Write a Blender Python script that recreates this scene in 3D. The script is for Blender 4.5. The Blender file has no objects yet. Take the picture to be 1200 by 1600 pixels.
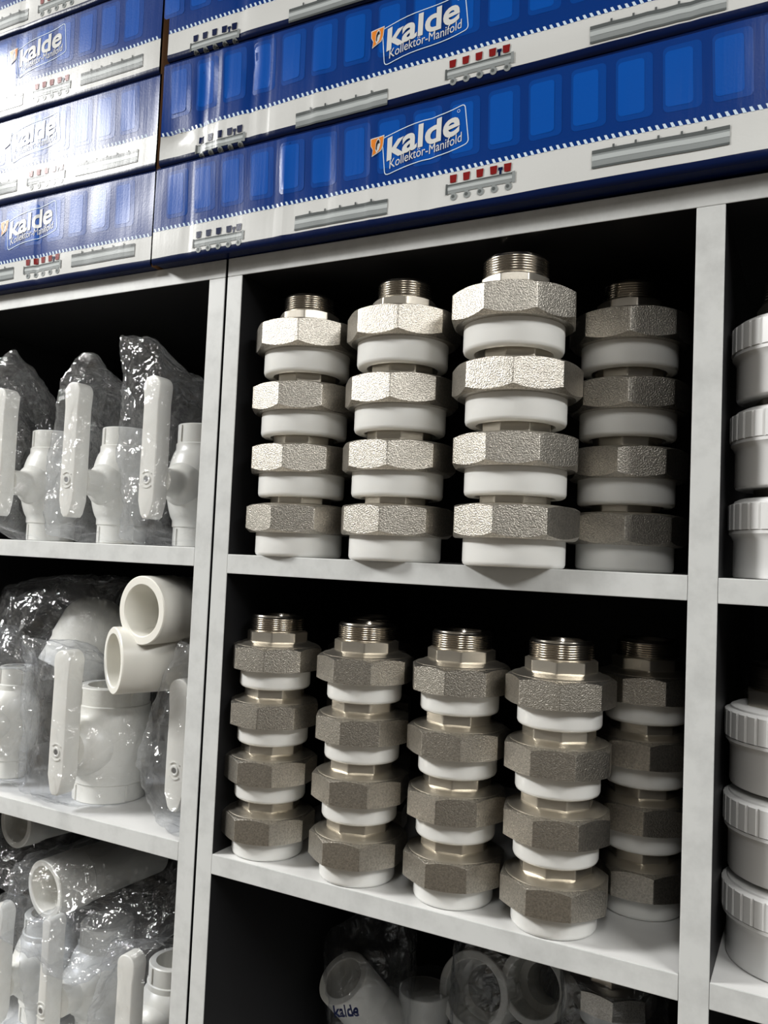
import bpy, bmesh, math, random
from mathutils import Vector, Matrix, noise
from math import sin, cos, pi, radians as RAD, atan2, sqrt

S = bpy.context.scene
COL = S.collection

# ------------------------------------------------------------------ camera
F_PX = 1300.0
YAW, PIT, ROL = RAD(27.6965), RAD(3.0367), RAD(2.4568)
CAM = Vector((0.48992, -0.62278, 0.00434))
fw = Vector((-sin(YAW) * cos(PIT), cos(YAW) * cos(PIT), sin(PIT)))
rt = Vector((cos(YAW), sin(YAW), 0))
up = rt.cross(fw)
r2 = rt * cos(ROL) + up * sin(ROL)
u2 = -rt * sin(ROL) + up * cos(ROL)
cd = bpy.data.cameras.new('camera')
cam = bpy.data.objects.new('camera', cd)
COL.objects.link(cam)
cam.matrix_world = Matrix(((r2.x, u2.x, -fw.x, CAM.x), (r2.y, u2.y, -fw.y, CAM.y), (r2.z, u2.z, -fw.z, CAM.z), (0, 0, 0, 1)))
cd.sensor_fit = 'VERTICAL'
cd.sensor_height = 36.0
cd.lens = 36.0 * F_PX / 1600.0
cd.clip_start = 0.01
S.camera = cam

# ------------------------------------------------------------------ view, world, lamps
S.view_settings.view_transform = 'Standard'
S.view_settings.look = 'None'
S.view_settings.gamma = 1.0
S.view_settings.use_curve_mapping = False
S.view_settings.exposure = 0.30
S.cycles.use_denoising = True
S.cycles.transparent_max_bounces = 40
S.cycles.max_bounces = 10
S.cycles.sample_clamp_indirect = 4.0
W = bpy.data.worlds.new('world')
S.world = W
W.use_nodes = True
W.node_tree.nodes['Background'].inputs['Color'].default_value = (0.9, 0.95, 1.0, 1)
W.node_tree.nodes['Background'].inputs['Strength'].default_value = 0.015

CEIL = 1.36
# ceiling lamps of the shop: (x, y, length along x, length along y, watts)
LAMPS = [(-1.85, -1.15, 0.60, 0.60, 118.0), (0.72, -1.75, 0.30, 1.20, 9.0), (1.95, -0.98, 0.30, 1.20, 42.0)]
for i, (lx, ly, sx, sy, p) in enumerate(LAMPS):
    ld = bpy.data.lights.new('ceiling_lamp_light', 'AREA')
    ld.shape = 'RECTANGLE'
    ld.size, ld.size_y, ld.energy = sx, sy, p
    ld.color = (1.0, 0.995, 0.975)
    lo = bpy.data.objects.new('ceiling_lamp_light', ld)
    lo.location = (lx, ly, CEIL - 0.045)
    COL.objects.link(lo)

# ------------------------------------------------------------------ material helpers
def mat(name, color, rough=0.5, metal=0.0, spec=0.5, coat=0.0, bump=None, var=None, sss=0.0):
    """bump=(scale, strength, distance[, xyz stretch]); var=(scale, dark factor, low, high) for wear."""
    m = bpy.data.materials.new(name)
    m.use_nodes = True
    nt = m.node_tree
    b = nt.nodes['Principled BSDF']
    b.inputs['Base Color'].default_value = (*color, 1)
    b.inputs['Roughness'].default_value = rough
    b.inputs['Metallic'].default_value = metal
    b.inputs['Specular IOR Level'].default_value = spec
    b.inputs['Coat Weight'].default_value = coat
    b.inputs['Coat Roughness'].default_value = 0.15
    if sss:
        b.inputs['Subsurface Weight'].default_value = sss
        b.inputs['Subsurface Radius'].default_value = (0.004, 0.0035, 0.003)
        b.inputs['Subsurface Scale'].default_value = 1.0
    tc = nt.nodes.new('ShaderNodeTexCoord')
    if var:
        n = nt.nodes.new('ShaderNodeTexNoise')
        n.inputs['Scale'].default_value = var[0]
        n.inputs['Detail'].default_value = 6
        n.inputs['Roughness'].default_value = 0.65
        nt.links.new(tc.outputs['Object'], n.inputs['Vector'])
        r = nt.nodes.new('ShaderNodeValToRGB')
        r.color_ramp.elements[0].position = var[2]
        r.color_ramp.elements[0].color = (*[c * var[1] for c in color], 1)
        r.color_ramp.elements[1].position = var[3]
        r.color_ramp.elements[1].color = (*color, 1)
        nt.links.new(n.outputs['Fac'], r.inputs['Fac'])
        nt.links.new(r.outputs['Color'], b.inputs['Base Color'])
    if bump:
        n = nt.nodes.new('ShaderNodeTexNoise')
        n.inputs['Scale'].default_value = bump[0]
        n.inputs['Detail'].default_value = 3
        if len(bump) > 3:
            mp = nt.nodes.new('ShaderNodeMapping')
            mp.inputs['Scale'].default_value = bump[3]
            nt.links.new(tc.outputs['Object'], mp.inputs['Vector'])
            nt.links.new(mp.outputs['Vector'], n.inputs['Vector'])
        else:
            nt.links.new(tc.outputs['Object'], n.inputs['Vector'])
        bp = nt.nodes.new('ShaderNodeBump')
        bp.inputs['Strength'].default_value = bump[1]
        bp.inputs['Distance'].default_value = bump[2]
        nt.links.new(n.outputs['Fac'], bp.inputs['Height'])
        nt.links.new(bp.outputs['Normal'], b.inputs['Normal'])
    return m

def carton_mat(name, color, rough=0.27):
    """Glossy printed cardboard: faint vertical flutes, fine paper grain and soft dents in the bump."""
    m = mat(name, color, rough, 0, 0.13)
    nt = m.node_tree
    b = nt.nodes['Principled BSDF']
    tc = nt.nodes.new('ShaderNodeTexCoord')
    h = None
    for scale, sc, wgt in ((1.0, (170, 20, 7), 0.45), (1.0, (520, 520, 520), 0.16), (1.0, (26, 26, 9), 1.3)):
        mp = nt.nodes.new('ShaderNodeMapping')
        mp.inputs['Scale'].default_value = sc
        n = nt.nodes.new('ShaderNodeTexNoise')
        n.inputs['Scale'].default_value = scale
        n.inputs['Detail'].default_value = 2
        nt.links.new(tc.outputs['Object'], mp.inputs['Vector'])
        nt.links.new(mp.outputs['Vector'], n.inputs['Vector'])
        mu = nt.nodes.new('ShaderNodeMath')
        mu.operation = 'MULTIPLY_ADD'
        mu.inputs[1].default_value = wgt
        nt.links.new(n.outputs['Fac'], mu.inputs[0])
        if h:
            nt.links.new(h.outputs[0], mu.inputs[2])
        else:
            mu.inputs[2].default_value = 0
        h = mu
    bp = nt.nodes.new('ShaderNodeBump')
    bp.inputs['Strength'].default_value = 0.5
    bp.inputs['Distance'].default_value = 0.0006
    nt.links.new(h.outputs[0], bp.inputs['Height'])
    nt.links.new(bp.outputs['Normal'], b.inputs['Normal'])
    return m

def film_mat(name, haze=0.07, tint=(0.97, 0.98, 1.0)):
    """Thin clear polythene: mostly see-through, glossy glints off the wrinkles, a little milky haze."""
    m = bpy.data.materials.new(name)
    m.use_nodes = True
    nt = m.node_tree
    nt.nodes.clear()
    out = nt.nodes.new('ShaderNodeOutputMaterial')
    tr = nt.nodes.new('ShaderNodeBsdfTransparent')
    tr.inputs['Color'].default_value = (*tint, 1)
    gl = nt.nodes.new('ShaderNodeBsdfGlossy')
    gl.inputs['Roughness'].default_value = 0.10
    df = nt.nodes.new('ShaderNodeBsdfDiffuse')
    df.inputs['Color'].default_value = (0.9, 0.9, 0.9, 1)
    tl = nt.nodes.new('ShaderNodeBsdfTranslucent')
    tl.inputs['Color'].default_value = (0.9, 0.9, 0.9, 1)
    hz = nt.nodes.new('ShaderNodeMixShader')
    hz.inputs[0].default_value = 0.4
    nt.links.new(df.outputs[0], hz.inputs[1])
    nt.links.new(tl.outputs[0], hz.inputs[2])
    m1 = nt.nodes.new('ShaderNodeMixShader')
    m1.inputs[0].default_value = haze
    nt.links.new(tr.outputs[0], m1.inputs[1])
    nt.links.new(hz.outputs[0], m1.inputs[2])
    lw = nt.nodes.new('ShaderNodeLayerWeight')
    lw.inputs['Blend'].default_value = 0.5
    pw = nt.nodes.new('ShaderNodeMath')
    pw.operation = 'POWER'
    pw.inputs[1].default_value = 3.0
    nt.links.new(lw.outputs['Facing'], pw.inputs[0])
    m2 = nt.nodes.new('ShaderNodeMixShader')
    fac = nt.nodes.new('ShaderNodeMath')
    fac.operation = 'MULTIPLY_ADD'
    fac.inputs[1].default_value = 0.45
    fac.inputs[2].default_value = 0.070
    fac.use_clamp = True
    nt.links.new(pw.outputs[0], fac.inputs[0])
    nt.links.new(fac.outputs[0], m2.inputs[0])
    nt.links.new(m1.outputs[0], m2.inputs[1])
    nt.links.new(gl.outputs[0], m2.inputs[2])
    nt.links.new(m2.outputs[0], out.inputs['Surface'])
    tc = nt.nodes.new('ShaderNodeTexCoord')
    n = nt.nodes.new('ShaderNodeTexNoise')
    n.inputs['Scale'].default_value = 48
    n.inputs['Detail'].default_value = 3
    n.inputs['Distortion'].default_value = 1.4
    nt.links.new(tc.outputs['Object'], n.inputs['Vector'])
    mp = nt.nodes.new('ShaderNodeMapping')                    # long slanting pleats
    mp.inputs['Rotation'].default_value = (0.3, 0.5, 0.2)
    mp.inputs['Scale'].default_value = (1.0, 1.0, 0.22)
    nt.links.new(tc.outputs['Object'], mp.inputs['Vector'])
    vo = nt.nodes.new('ShaderNodeTexNoise')
    vo.noise_type = 'RIDGED_MULTIFRACTAL'
    vo.inputs['Scale'].default_value = 38
    vo.inputs['Detail'].default_value = 2
    vo.inputs['Distortion'].default_value = 0.8
    nt.links.new(mp.outputs['Vector'], vo.inputs['Vector'])
    mu = nt.nodes.new('ShaderNodeMath')
    mu.operation = 'MULTIPLY_ADD'
    mu.inputs[1].default_value = 0.30
    nt.links.new(vo.outputs['Fac'], mu.inputs[0])
    nt.links.new(n.outputs['Fac'], mu.inputs[2])
    bp = nt.nodes.new('ShaderNodeBump')
    bp.inputs['Strength'].default_value = 0.9
    bp.inputs['Distance'].default_value = 0.006
    nt.links.new(mu.outputs[0], bp.inputs['Height'])
    nt.links.new(bp.outputs['Normal'], gl.inputs['Normal'])
    return m

M = dict(
    board=mat('white_edge_laminate', (0.60, 0.61, 0.60), 0.42, var=(30, 0.82, 0.30, 0.55), bump=(300, 0.05, 0.0004)),
    shelf=mat('white_shelf_laminate', (0.66, 0.66, 0.65), 0.45, var=(18, 0.93, 0.3, 0.6)),
    black=mat('black_panel_laminate', (0.010, 0.010, 0.011), 0.5, spec=0.25),
    nickel=mat('rough_nickel', (0.57, 0.535, 0.475), 0.36, 1.0, bump=(1000, 0.75, 0.0006), var=(600, 0.66, 0.36, 0.62)),
    nickel_smooth=mat('satin_nickel', (0.58, 0.54, 0.47), 0.36, 1.0, bump=(900, 0.12, 0.0003)),
    thread=mat('turned_nickel_thread', (0.60, 0.56, 0.50), 0.16, 1.0),
    collar=mat('white_collar_plastic', (0.78, 0.78, 0.755), 0.24, sss=0.15, bump=(120, 0.05, 0.0004)),
    ppr=mat('ivory_pipe_plastic', (0.76, 0.745, 0.685), 0.36, sss=0.15, bump=(90, 0.05, 0.0005)),
    pvc=mat('grey_white_union_plastic', (0.76, 0.76, 0.75), 0.30, bump=(120, 0.04, 0.0004)),
    screw=mat('dull_screw_steel', (0.34, 0.34, 0.34), 0.4, 1.0),
    hole=mat('dark_recess', (0.06, 0.06, 0.055), 0.6),
    film=film_mat('clear_bag_film', 0.042),
    film_dim=film_mat('clear_printed_bag_film', 0.03),
    ink=mat('navy_bag_ink', (0.012, 0.02, 0.09), 0.5),
    cblue=carton_mat('carton_blue', (0.003, 0.032, 0.185)),
    cmid=carton_mat('carton_mid_blue', (0.003, 0.050, 0.265)),
    clight=carton_mat('carton_light_blue', (0.003, 0.074, 0.37)),
    cnavy=carton_mat('carton_navy', (0.003, 0.009, 0.048)),
    cwhite=carton_mat('carton_white', (0.62, 0.625, 0.61)),
    ctick=carton_mat('carton_sky_tick', (0.60, 0.72, 0.84)),
    corange=carton_mat('carton_orange', (0.72, 0.22, 0.03)),
    cred=carton_mat('carton_red', (0.20, 0.012, 0.012)),
    cgrey1=carton_mat('carton_grey_dark', (0.10, 0.11, 0.11)),
    cgrey2=carton_mat('carton_grey_mid', (0.26, 0.28, 0.28)),
    cgrey3=carton_mat('carton_grey_pale', (0.46, 0.49, 0.49)),
    cink=carton_mat('carton_black', (0.02, 0.02, 0.025)),
    kraft=mat('kraft_board', (0.22, 0.13, 0.07), 0.8),
    wallpaint=mat('wall_paint', (0.30, 0.295, 0.28), 0.8, var=(3, 0.85, 0.3, 0.7)),
    darkpaint=mat('dark_wall_paint', (0.11, 0.105, 0.10), 0.8, var=(3, 0.8, 0.3, 0.7)),
    floor=mat('floor_tiles', (0.155, 0.130, 0.10), 0.35, var=(2.5, 0.7, 0.3, 0.7)),
    ceiling=mat('ceiling_paint', (0.55, 0.54, 0.51), 0.9, bump=(40, 0.1, 0.002)),
    lampbody=mat('lamp_enamel', (0.75, 0.75, 0.74), 0.4),
)
mm = bpy.data.materials.new('lamp_diffuser')
mm.use_nodes = True
mm.node_tree.nodes['Principled BSDF'].inputs['Emission Color'].default_value = (1, 0.985, 0.95, 1)
mm.node_tree.nodes['Principled BSDF'].inputs['Emission Strength'].default_value = 4.0
M['diffuser'] = mm

# ------------------------------------------------------------------ mesh helpers
def mesh_obj(name, verts, faces, mats, parent=None, midx=None, smooth=35, loc=(0, 0, 0), rot=(0, 0, 0)):
    me = bpy.data.meshes.new(name)
    me.from_pydata([tuple(v) for v in verts], [], faces)
    if not isinstance(mats, (list, tuple)):
        mats = [mats]
    for m in mats:
        me.materials.append(m)
    if midx:
        me.polygons.foreach_set('material_index', midx)
    if smooth:
        me.polygons.foreach_set('use_smooth', [True] * len(me.polygons))
        me.set_sharp_from_angle(angle=RAD(smooth))
    me.validate()
    me.update()
    o = bpy.data.objects.new(name, me)
    o.location = loc
    o.rotation_euler = rot
    COL.objects.link(o)
    if parent:
        o.parent = parent
    return o

def bm_obj(name, bm, mats, parent=None, smooth=35, loc=(0, 0, 0), rot=(0, 0, 0)):
    me = bpy.data.meshes.new(name)
    bmesh.ops.recalc_face_normals(bm, faces=bm.faces)
    bm.to_mesh(me)
    bm.free()
    for m in (mats if isinstance(mats, (list, tuple)) else [mats]):
        me.materials.append(m)
    if smooth:
        me.polygons.foreach_set('use_smooth', [True] * len(me.polygons))
        me.set_sharp_from_angle(angle=RAD(smooth))
    o = bpy.data.objects.new(name, me)
    o.location = loc
    o.rotation_euler = rot
    COL.objects.link(o)
    if parent:
        o.parent = parent
    return o

def tag(o, label, cat, group=None):
    o['label'] = label
    o['category'] = cat
    if group:
        o['group'] = group
    return o

def empty(name, loc, rot=(0, 0, 0)):
    o = bpy.data.objects.new(name, None)
    o.empty_display_size = 0.02
    o.location = loc
    o.rotation_euler = rot
    COL.objects.link(o)
    return o

def struct(o):
    o['kind'] = 'structure'
    return o

def box_bm(bm, x0, x1, y0, y1, z0, z1, bev=0.0, mi=0, front_mi=None):
    r = bmesh.ops.create_cube(bm, size=1.0)
    for v in r['verts']:
        v.co = Vector(((x0 + x1) / 2 + v.co.x * (x1 - x0), (y0 + y1) / 2 + v.co.y * (y1 - y0), (z0 + z1) / 2 + v.co.z * (z1 - z0)))
    fs = set(f for v in r['verts'] for f in v.link_faces)
    for f in fs:
        f.normal_update()
        f.material_index = mi
        if front_mi is not None and f.calc_center_median().y < y0 + 1e-6:
            f.material_index = front_mi
    if bev:
        es = list(set(e for v in r['verts'] for e in v.link_edges))
        bmesh.ops.bevel(bm, geom=es, offset=bev, segments=2, affect='EDGES', profile=0.6, material=-1)

def lathe(profile, seg=64, closed=True):
    """profile: list of (r, z), revolved about z. closed joins the last ring to the first (a hollow ring)."""
    vs, fs = [], []
    n = len(profile)
    for (r, z) in profile:
        for k in range(seg):
            a = 2 * pi * k / seg
            vs.append((r * cos(a), r * sin(a), z))
    for i in range(n if closed else n - 1):
        j = (i + 1) % n
        for k in range(seg):
            l = (k + 1) % seg
            fs.append((i * seg + k, i * seg + l, j * seg + l, j * seg + k))
    return vs, fs

def poly_outline(n, R, rc=0.0015, flat=7, arc=4):
    """Rounded regular n-gon, one corner on +x."""
    ap = R * cos(pi / n)
    Rc = (ap - rc) / cos(pi / n)
    pts = []
    for k in range(n):
        a = 2 * pi * k / n
        c = Vector((Rc * cos(a), Rc * sin(a)))
        for j in range(arc + 1):
            b = a - pi / n + 2 * pi / n * j / arc
            pts.append(c + Vector((cos(b), sin(b))) * rc)
        a2 = 2 * pi * (k + 1) / n
        c2 = Vector((Rc * cos(a2), Rc * sin(a2)))
        b = a + pi / n
        p0 = c + Vector((cos(b), sin(b))) * rc
        p1 = c2 + Vector((cos(b), sin(b))) * rc
        for j in range(1, flat):
            pts.append(p0.lerp(p1, j / flat))
    return pts

def prism(out, r_in, z0, z1, r0b, r0t, tb, tt):
    """Nut-like prism of an outline: bore r_in, cone chamfers from r0b / r0t with slopes tb / tt."""
    n = len(out)
    ang = [atan2(p.y, p.x) for p in out]
    rho = [p.length for p in out]
    circ = lambda r, z: [(r * cos(a), r * sin(a), z) for a in ang]
    rings = [circ(r_in, z0), circ(r0b, z0),
             [(p.x, p.y, z0 + max(0, (q - r0b)) * tb) for p, q in zip(out, rho)],
             [(p.x, p.y, z1 - max(0, (q - r0t)) * tt) for p, q in zip(out, rho)],
             circ(r0t, z1), circ(r_in, z1)]
    vs = [v for r in rings for v in r]
    fs = []
    m = len(rings)
    for i in range(m):
        j = (i + 1) % m
        for k in range(n):
            l = (k + 1) % n
            fs.append((i * n + k, i * n + l, j * n + l, j * n + k))
    return vs, fs

def data_of(name, vf, mats, smooth=35, midx=None):
    o = mesh_obj(name, vf[0], vf[1], mats, smooth=smooth, midx=midx)
    d = o.data
    bpy.data.objects.remove(o)
    return d

def place(name, data, parent, loc=(0, 0, 0), rot=(0, 0, 0), sc=None):
    o = bpy.data.objects.new(name, data)
    o.location = loc
    o.rotation_euler = rot
    if sc:
        o.scale = sc
    COL.objects.link(o)
    o.parent = parent
    return o

# ------------------------------------------------------------------ room shell
def slab(name, x0, x1, y0, y1, z0, z1, m):
    bm = bmesh.new()
    box_bm(bm, x0, x1, y0, y1, z0, z1)
    return struct(bm_obj(name, bm, m, smooth=0))
FL = -1.42
slab('floor', -3.2, 3.2, -3.4, 0.50, FL - 0.1, FL, M['floor'])
slab('ceiling', -3.2, 3.2, -3.4, 0.50, CEIL, CEIL + 0.1, M['ceiling'])
slab('wall_back', -3.2, 3.2, 0.40, 0.50, FL, CEIL, M['wallpaint'])
slab('wall_front', -3.2, 3.2, -3.5, -3.4, FL, CEIL, M['darkpaint'])
slab('wall_left', -3.3, -3.2, -3.4, 0.50, FL, CEIL, M['wallpaint'])
slab('wall_right', 3.2, 3.3, -3.4, 0.50, FL, CEIL, M['wallpaint'])
LAMP_LABEL = ['square ceiling lamp ahead on the left of the shelves', 'long ceiling lamp behind the camera position', 'long ceiling lamp on the right of the shelves']
for i, (lx, ly, sx, sy, p) in enumerate(LAMPS):
    t = tag(empty('ceiling_lamp', (lx, ly, CEIL)), LAMP_LABEL[i], 'lamp', 'ceiling lamps of the shop')
    bm = bmesh.new()
    box_bm(bm, -sx / 2 - 0.02, sx / 2 + 0.02, -sy / 2 - 0.02, sy / 2 + 0.02, -0.038, 0, 0.004)
    bm_obj('lamp_body', bm, M['lampbody'], t)
    bm = bmesh.new()
    box_bm(bm, -sx / 2, sx / 2, -sy / 2, sy / 2, -0.042, -0.0385)
    bm_obj('diffuser', bm, M['diffuser'], t, smooth=0)

# ------------------------------------------------------------------ shelving units
DEP = 0.385
def board(name, parent, x0, x1, z0, z1, faces, y0=0.0, y1=DEP):
    """A shelf board: white front edging; faces = 'shelf' (white top) or 'black' (dark carcass)."""
    bm = bmesh.new()
    box_bm(bm, x0, x1, y0, y1, z0, z1, 0.0006)
    for f in bm.faces:
        f.normal_update()
        c = f.calc_center_median()
        if c.y < y0 + 0.0012:
            f.material_index = 0
        elif faces == 'shelf' and c.z > z1 - 0.0007:
            f.material_index = 2
        else:
            f.material_index = 1
    return bm_obj(name, bm, [M['board'], M['black'], M['shelf']], parent, smooth=0)

def unit(label, xl, xr, panels, ztop, bays):
    t = tag(empty('shelving_unit', ((xl + xr) / 2, 0, FL)), label, 'shelving unit', 'shelving units against the back wall')
    off = Vector(t.location)
    def rel(o):
        o.location = -off
        return o
    rel(board('top_board', t, xl, xr, ztop - 0.0177, ztop, 'black'))
    for (a, b) in panels:
        rel(board('upright_panel', t, a, b, FL, ztop - 0.0179, 'black'))
    for (a, b, zs) in bays:
        for z in zs:
            rel(board('shelf', t, a + 0.0002, b - 0.0002, z - 0.0178, z, 'shelf'))
    bm = bmesh.new()
    box_bm(bm, xl, xr, DEP, DEP + 0.006, FL, ztop)
    rel(bm_obj('back_panel', bm, M['black'], t, smooth=0))
    return t
ZL1, ZL2, ZL3 = 0.0050, -0.2715, -0.552
unit('left grey-white shelving unit holding bagged ball valves', -0.470, -0.0203, [(-0.470, -0.4505), (-0.0397, -0.0203)], 0.2836,
     [(-0.4505, -0.0397, (ZL1, ZL2, ZL3, -0.83, -1.11, FL + 0.03))])
ZC1, ZC2, ZC3 = 0.0, -0.2750, -0.556
unit('wide right shelving unit holding stacks of nickel and white union fittings', -0.0174, 0.860, [(-0.0174, 0.0), (0.4078, 0.4276), (0.8404, 0.860)], 0.2836,
     [(0.0, 0.4078, (ZC1, ZC2, ZC3, -0.83, -1.11, FL + 0.03)), (0.4276, 0.8404, (-0.0008, ZC2, ZC3, -0.83, -1.11, FL + 0.03))])

# ------------------------------------------------------------------ union fittings (nickel octagonal nut on a white collar)
def collar_data(r, h, bore, c=0.002):
    return data_of('plastic_collar', lathe([(bore, 0.0006), (bore + 0.0006, 0), (r - c, 0), (r - 0.0008, c * 0.45), (r, c * 1.3), (r, h), (bore, h)], 96), M['collar'], 40)

def thread_data(R, z0, z1, bore, n, mats):
    p = [(bore, z0), (R - 0.0012, z0)]
    z = z0 + 0.0012
    st = (z1 - z0 - 0.0030) / n
    for i in range(n):
        p += [(R - 0.0011, z), (R - 0.0003, z + st * 0.36), (R, z + st * 0.44), (R, z + st * 0.58), (R - 0.0003, z + st * 0.66), (R - 0.0011, z + st)]
        z += st
    p += [(R - 0.0014, z1 - 0.0008), (R - 0.0020, z1), (bore + 0.0006, z1), (bore, z1 - 0.0006)]
    q = [p[0]]
    for v in p[1:]:
        if abs(v[0] - q[-1][0]) + abs(v[1] - q[-1][1]) > 1e-5:
            q.append(v)
    return data_of('threaded_end', lathe(q, 96), mats, 50)

def flange_neck(R, z0, z1, bore, fl=None):
    """Octagonal neck; fl=(r, z_low, z_high) adds the domed flange ring it grows from."""
    vs, fs = prism(poly_outline(8, R, 0.0028, 5, 4), bore, z0, z1, R * 0.86, R * 0.915, 0.5, 0.45)
    n0 = len(vs)
    if fl:
        r, a, b = fl
        v2, f2 = lathe([(bore + 0.001, a), (r, a), (r, a + 0.0006), (r - 0.0006, a + 0.0011), (r - 0.004, a + 0.0016), (R + 0.003, b), (R * 0.96, b + 0.0012), (bore + 0.001, b + 0.0012)], 96)
        vs += v2
        fs += [tuple(i + n0 for i in f) for f in f2]
    return vs, fs

KIND = {}
# upper shelf kinds: collar h .0225, nut .0215-.0475
for key, tr in (('A', 0.0244), ('A3', 0.0268)):
    nR = 0.0510 if key == 'A' else 0.0520
    KIND[key] = dict(collar=collar_data(0.0403, 0.0225, 0.0312, 0.0026),
                     nut=data_of('octagonal_nut', prism(poly_outline(8, nR, 0.0018), 0.031, 0.0215, 0.0470, nR * 0.924 * 0.975, nR * 0.924 * 0.985, 0.75, 0.55), M['nickel']),
                     neck=data_of('octagonal_neck', flange_neck(0.0287, 0.0440, 0.0600, tr - 0.005, (0.0415, 0.0468, 0.0482)), M['nickel_smooth']),
                     thread=thread_data(tr, 0.0595, 0.0765, tr - 0.0048, 7, M['thread']))
nR = 0.0433
KIND['B'] = dict(collar=collar_data(0.0330, 0.0180, 0.0262, 0.0024),
                 nut=data_of('octagonal_nut', prism(poly_outline(8, nR, 0.0016), 0.027, 0.0170, 0.0392, nR * 0.924 * 0.985, nR * 0.924 * 0.975, 0.30, 0.62), M['nickel']),
                 neck=data_of('octagonal_neck', flange_neck(0.0288, 0.0385, 0.0522, 0.0200, (0.0383, 0.0388, 0.0420)), M['nickel_smooth']),
                 thread=thread_data(0.0256, 0.0514, 0.0672, 0.0206, 7, M['thread']))

ORD = ['bottom fitting', 'second fitting from the bottom', 'third fitting from the bottom', 'topmost fitting with bare thread']
rng = random.Random(4)
def fitting(kind, loc, alpha, label, group, scale=1.0, cat='pipe fitting'):
    t = tag(empty('union_fitting', loc), label, cat, group)
    t.scale = (scale,) * 3
    d = Vector((CAM.x - loc[0], CAM.y - loc[1]))
    base = atan2(d.y, d.x)
    k = KIND[kind]
    place('plastic_collar', k['collar'], t, rot=(0, 0, rng.uniform(0, 6)))
    place('octagonal_nut', k['nut'], t, rot=(0, 0, base + RAD(alpha)))
    place('octagonal_neck', k['neck'], t, rot=(0, 0, base + RAD(alpha + rng.uniform(-18, 18))))
    place('threaded_end', k['thread'], t, rot=(0, 0, rng.uniform(0, 6)))
    return t

def stack(kind, x, y, z0, zs, alphas, where, group, scale=1.0, jit=None):
    d = Vector((CAM.x - x, CAM.y - y)).normalized()
    right = Vector((-d.y, d.x))
    for i, (z, a) in enumerate(zip(zs, alphas)):
        j = (jit[i] if jit else 0.0)
        fitting(kind, (x + right.x * j, y + right.y * j, z0 + z * scale), a, ORD[i] + ' ' + where, group, scale)

ZA = (0.0, 0.0545, 0.1110, 0.1685)
ZB = (0.0, 0.0509, 0.1018, 0.1527)
g = 'nickel fittings stacked on the middle shelf'
stack('A', 0.0561, 0.0341, ZC1, ZA, (-31, -21, -29, -11), 'of the leftmost stack on the shelf below the cartons', g)
stack('A', 0.1604, 0.0282, ZC1, ZA, (-16, -11, -11, -6), 'of the second stack from left below the cartons', g)
stack('A3', 0.2702, 0.0150, ZC1, ZA, (-18, -26, -3, -27), 'of the broad third stack, tallest below the cartons', g, 1.012, (0.003, 0.0024, 0.001, -0.0025))
stack('A', 0.3430, 0.0985, ZC1, ZA, (0, -8, 0, 0), 'of the shaded stack by the right upright, below the cartons', g, 1.0)
g = 'nickel fittings stacked on the lower shelf'
stack('B', 0.0349, 0.0373, ZC2, ZB, (1, 1, -20, -15), 'of the leftmost stack on the lower shelf', g)
stack('B', 0.1341, 0.0325, ZC2, ZB, (2, 8, -26, 6), 'of the second stack from left, lower shelf', g)
stack('B', 0.2230, 0.0378, ZC2, ZB, (-31, -22, 2, -17), 'of the third stack from left, lower shelf', g)
stack('B', 0.3099, 0.0327, ZC2, ZB, (-28, -23, -28, 0), 'of the fourth, frontmost stack on the lower shelf', g)
stack('B', 0.3630, 0.1060, ZC2, ZB, (12, 0, 5, -25), 'of the dark stack at far right, lower shelf', g)
stack('B', 0.0970, 0.1120, ZC2, ZB, (10, -8, 15, 4), 'of the stack hidden behind the second one, lower shelf', g)

# right bay: white unions with a fluted nut
def fluted(R, n, z0, z1):
    out = []
    N = n * 12
    for k in range(N):
        a = 2 * pi * k / N
        ph = (k % 12) / 12.0
        r = R - 0.0011 * max(0.0, 1 - abs(ph - 0.5) / 0.16)
        out.append(Vector((r * cos(a), r * sin(a))))
    return prism(out, 0.030, z0, z1, R - 0.003, R - 0.004, 0.4, 0.5)
KIND['C'] = dict(
    body=data_of('plastic_collar', lathe([(0.030, 0.001), (0.031, 0), (0.0452, 0), (0.0468, 0.0008), (0.0474, 0.0024), (0.0474, 0.0272), (0.0490, 0.0305), (0.0505, 0.0322), (0.0505, 0.0345), (0.030, 0.0345)], 96), M['pvc'], 40),
    nut=data_of('fluted_nut', fluted(0.0512, 36, 0.0340, 0.0555), M['pvc'], 30),
    rim=data_of('nut_shoulder', lathe([(0.031, 0.0545), (0.0480, 0.0545), (0.0472, 0.0565), (0.0440, 0.0580), (0.0330, 0.0585), (0.031, 0.0580)], 96), M['pvc'], 40),
    neck=data_of('octagonal_neck', flange_neck(0.0345, 0.0560, 0.0710, 0.025), M['nickel_smooth']),
    thread=thread_data(0.0312, 0.0705, 0.0890, 0.026, 8, M['thread']))
KIND['D'] = dict(KIND['C'], neck=data_of('octagonal_neck', flange_neck(0.0385, 0.0560, 0.0700, 0.028), M['nickel_smooth']),
                 thread=thread_data(0.0352, 0.0695, 0.0890, 0.029, 8, M['thread']))
def white_union(loc, label, group, kind='C'):
    t = tag(empty('white_union_fitting', loc), label, 'pipe fitting', group)
    k = KIND[kind]
    place('plastic_collar', k['body'], t)
    nt = place('fluted_nut', k['nut'], t, rot=(0, 0, rng.uniform(0, 6)))
    place('nut_shoulder', k['rim'], nt)
    place('octagonal_neck', k['neck'], t, rot=(0, 0, rng.uniform(0, 6)))
    place('threaded_end', k['thread'], t)
WO = ['bottom white ribbed union', 'middle white ribbed union', 'top white ribbed union']
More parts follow.
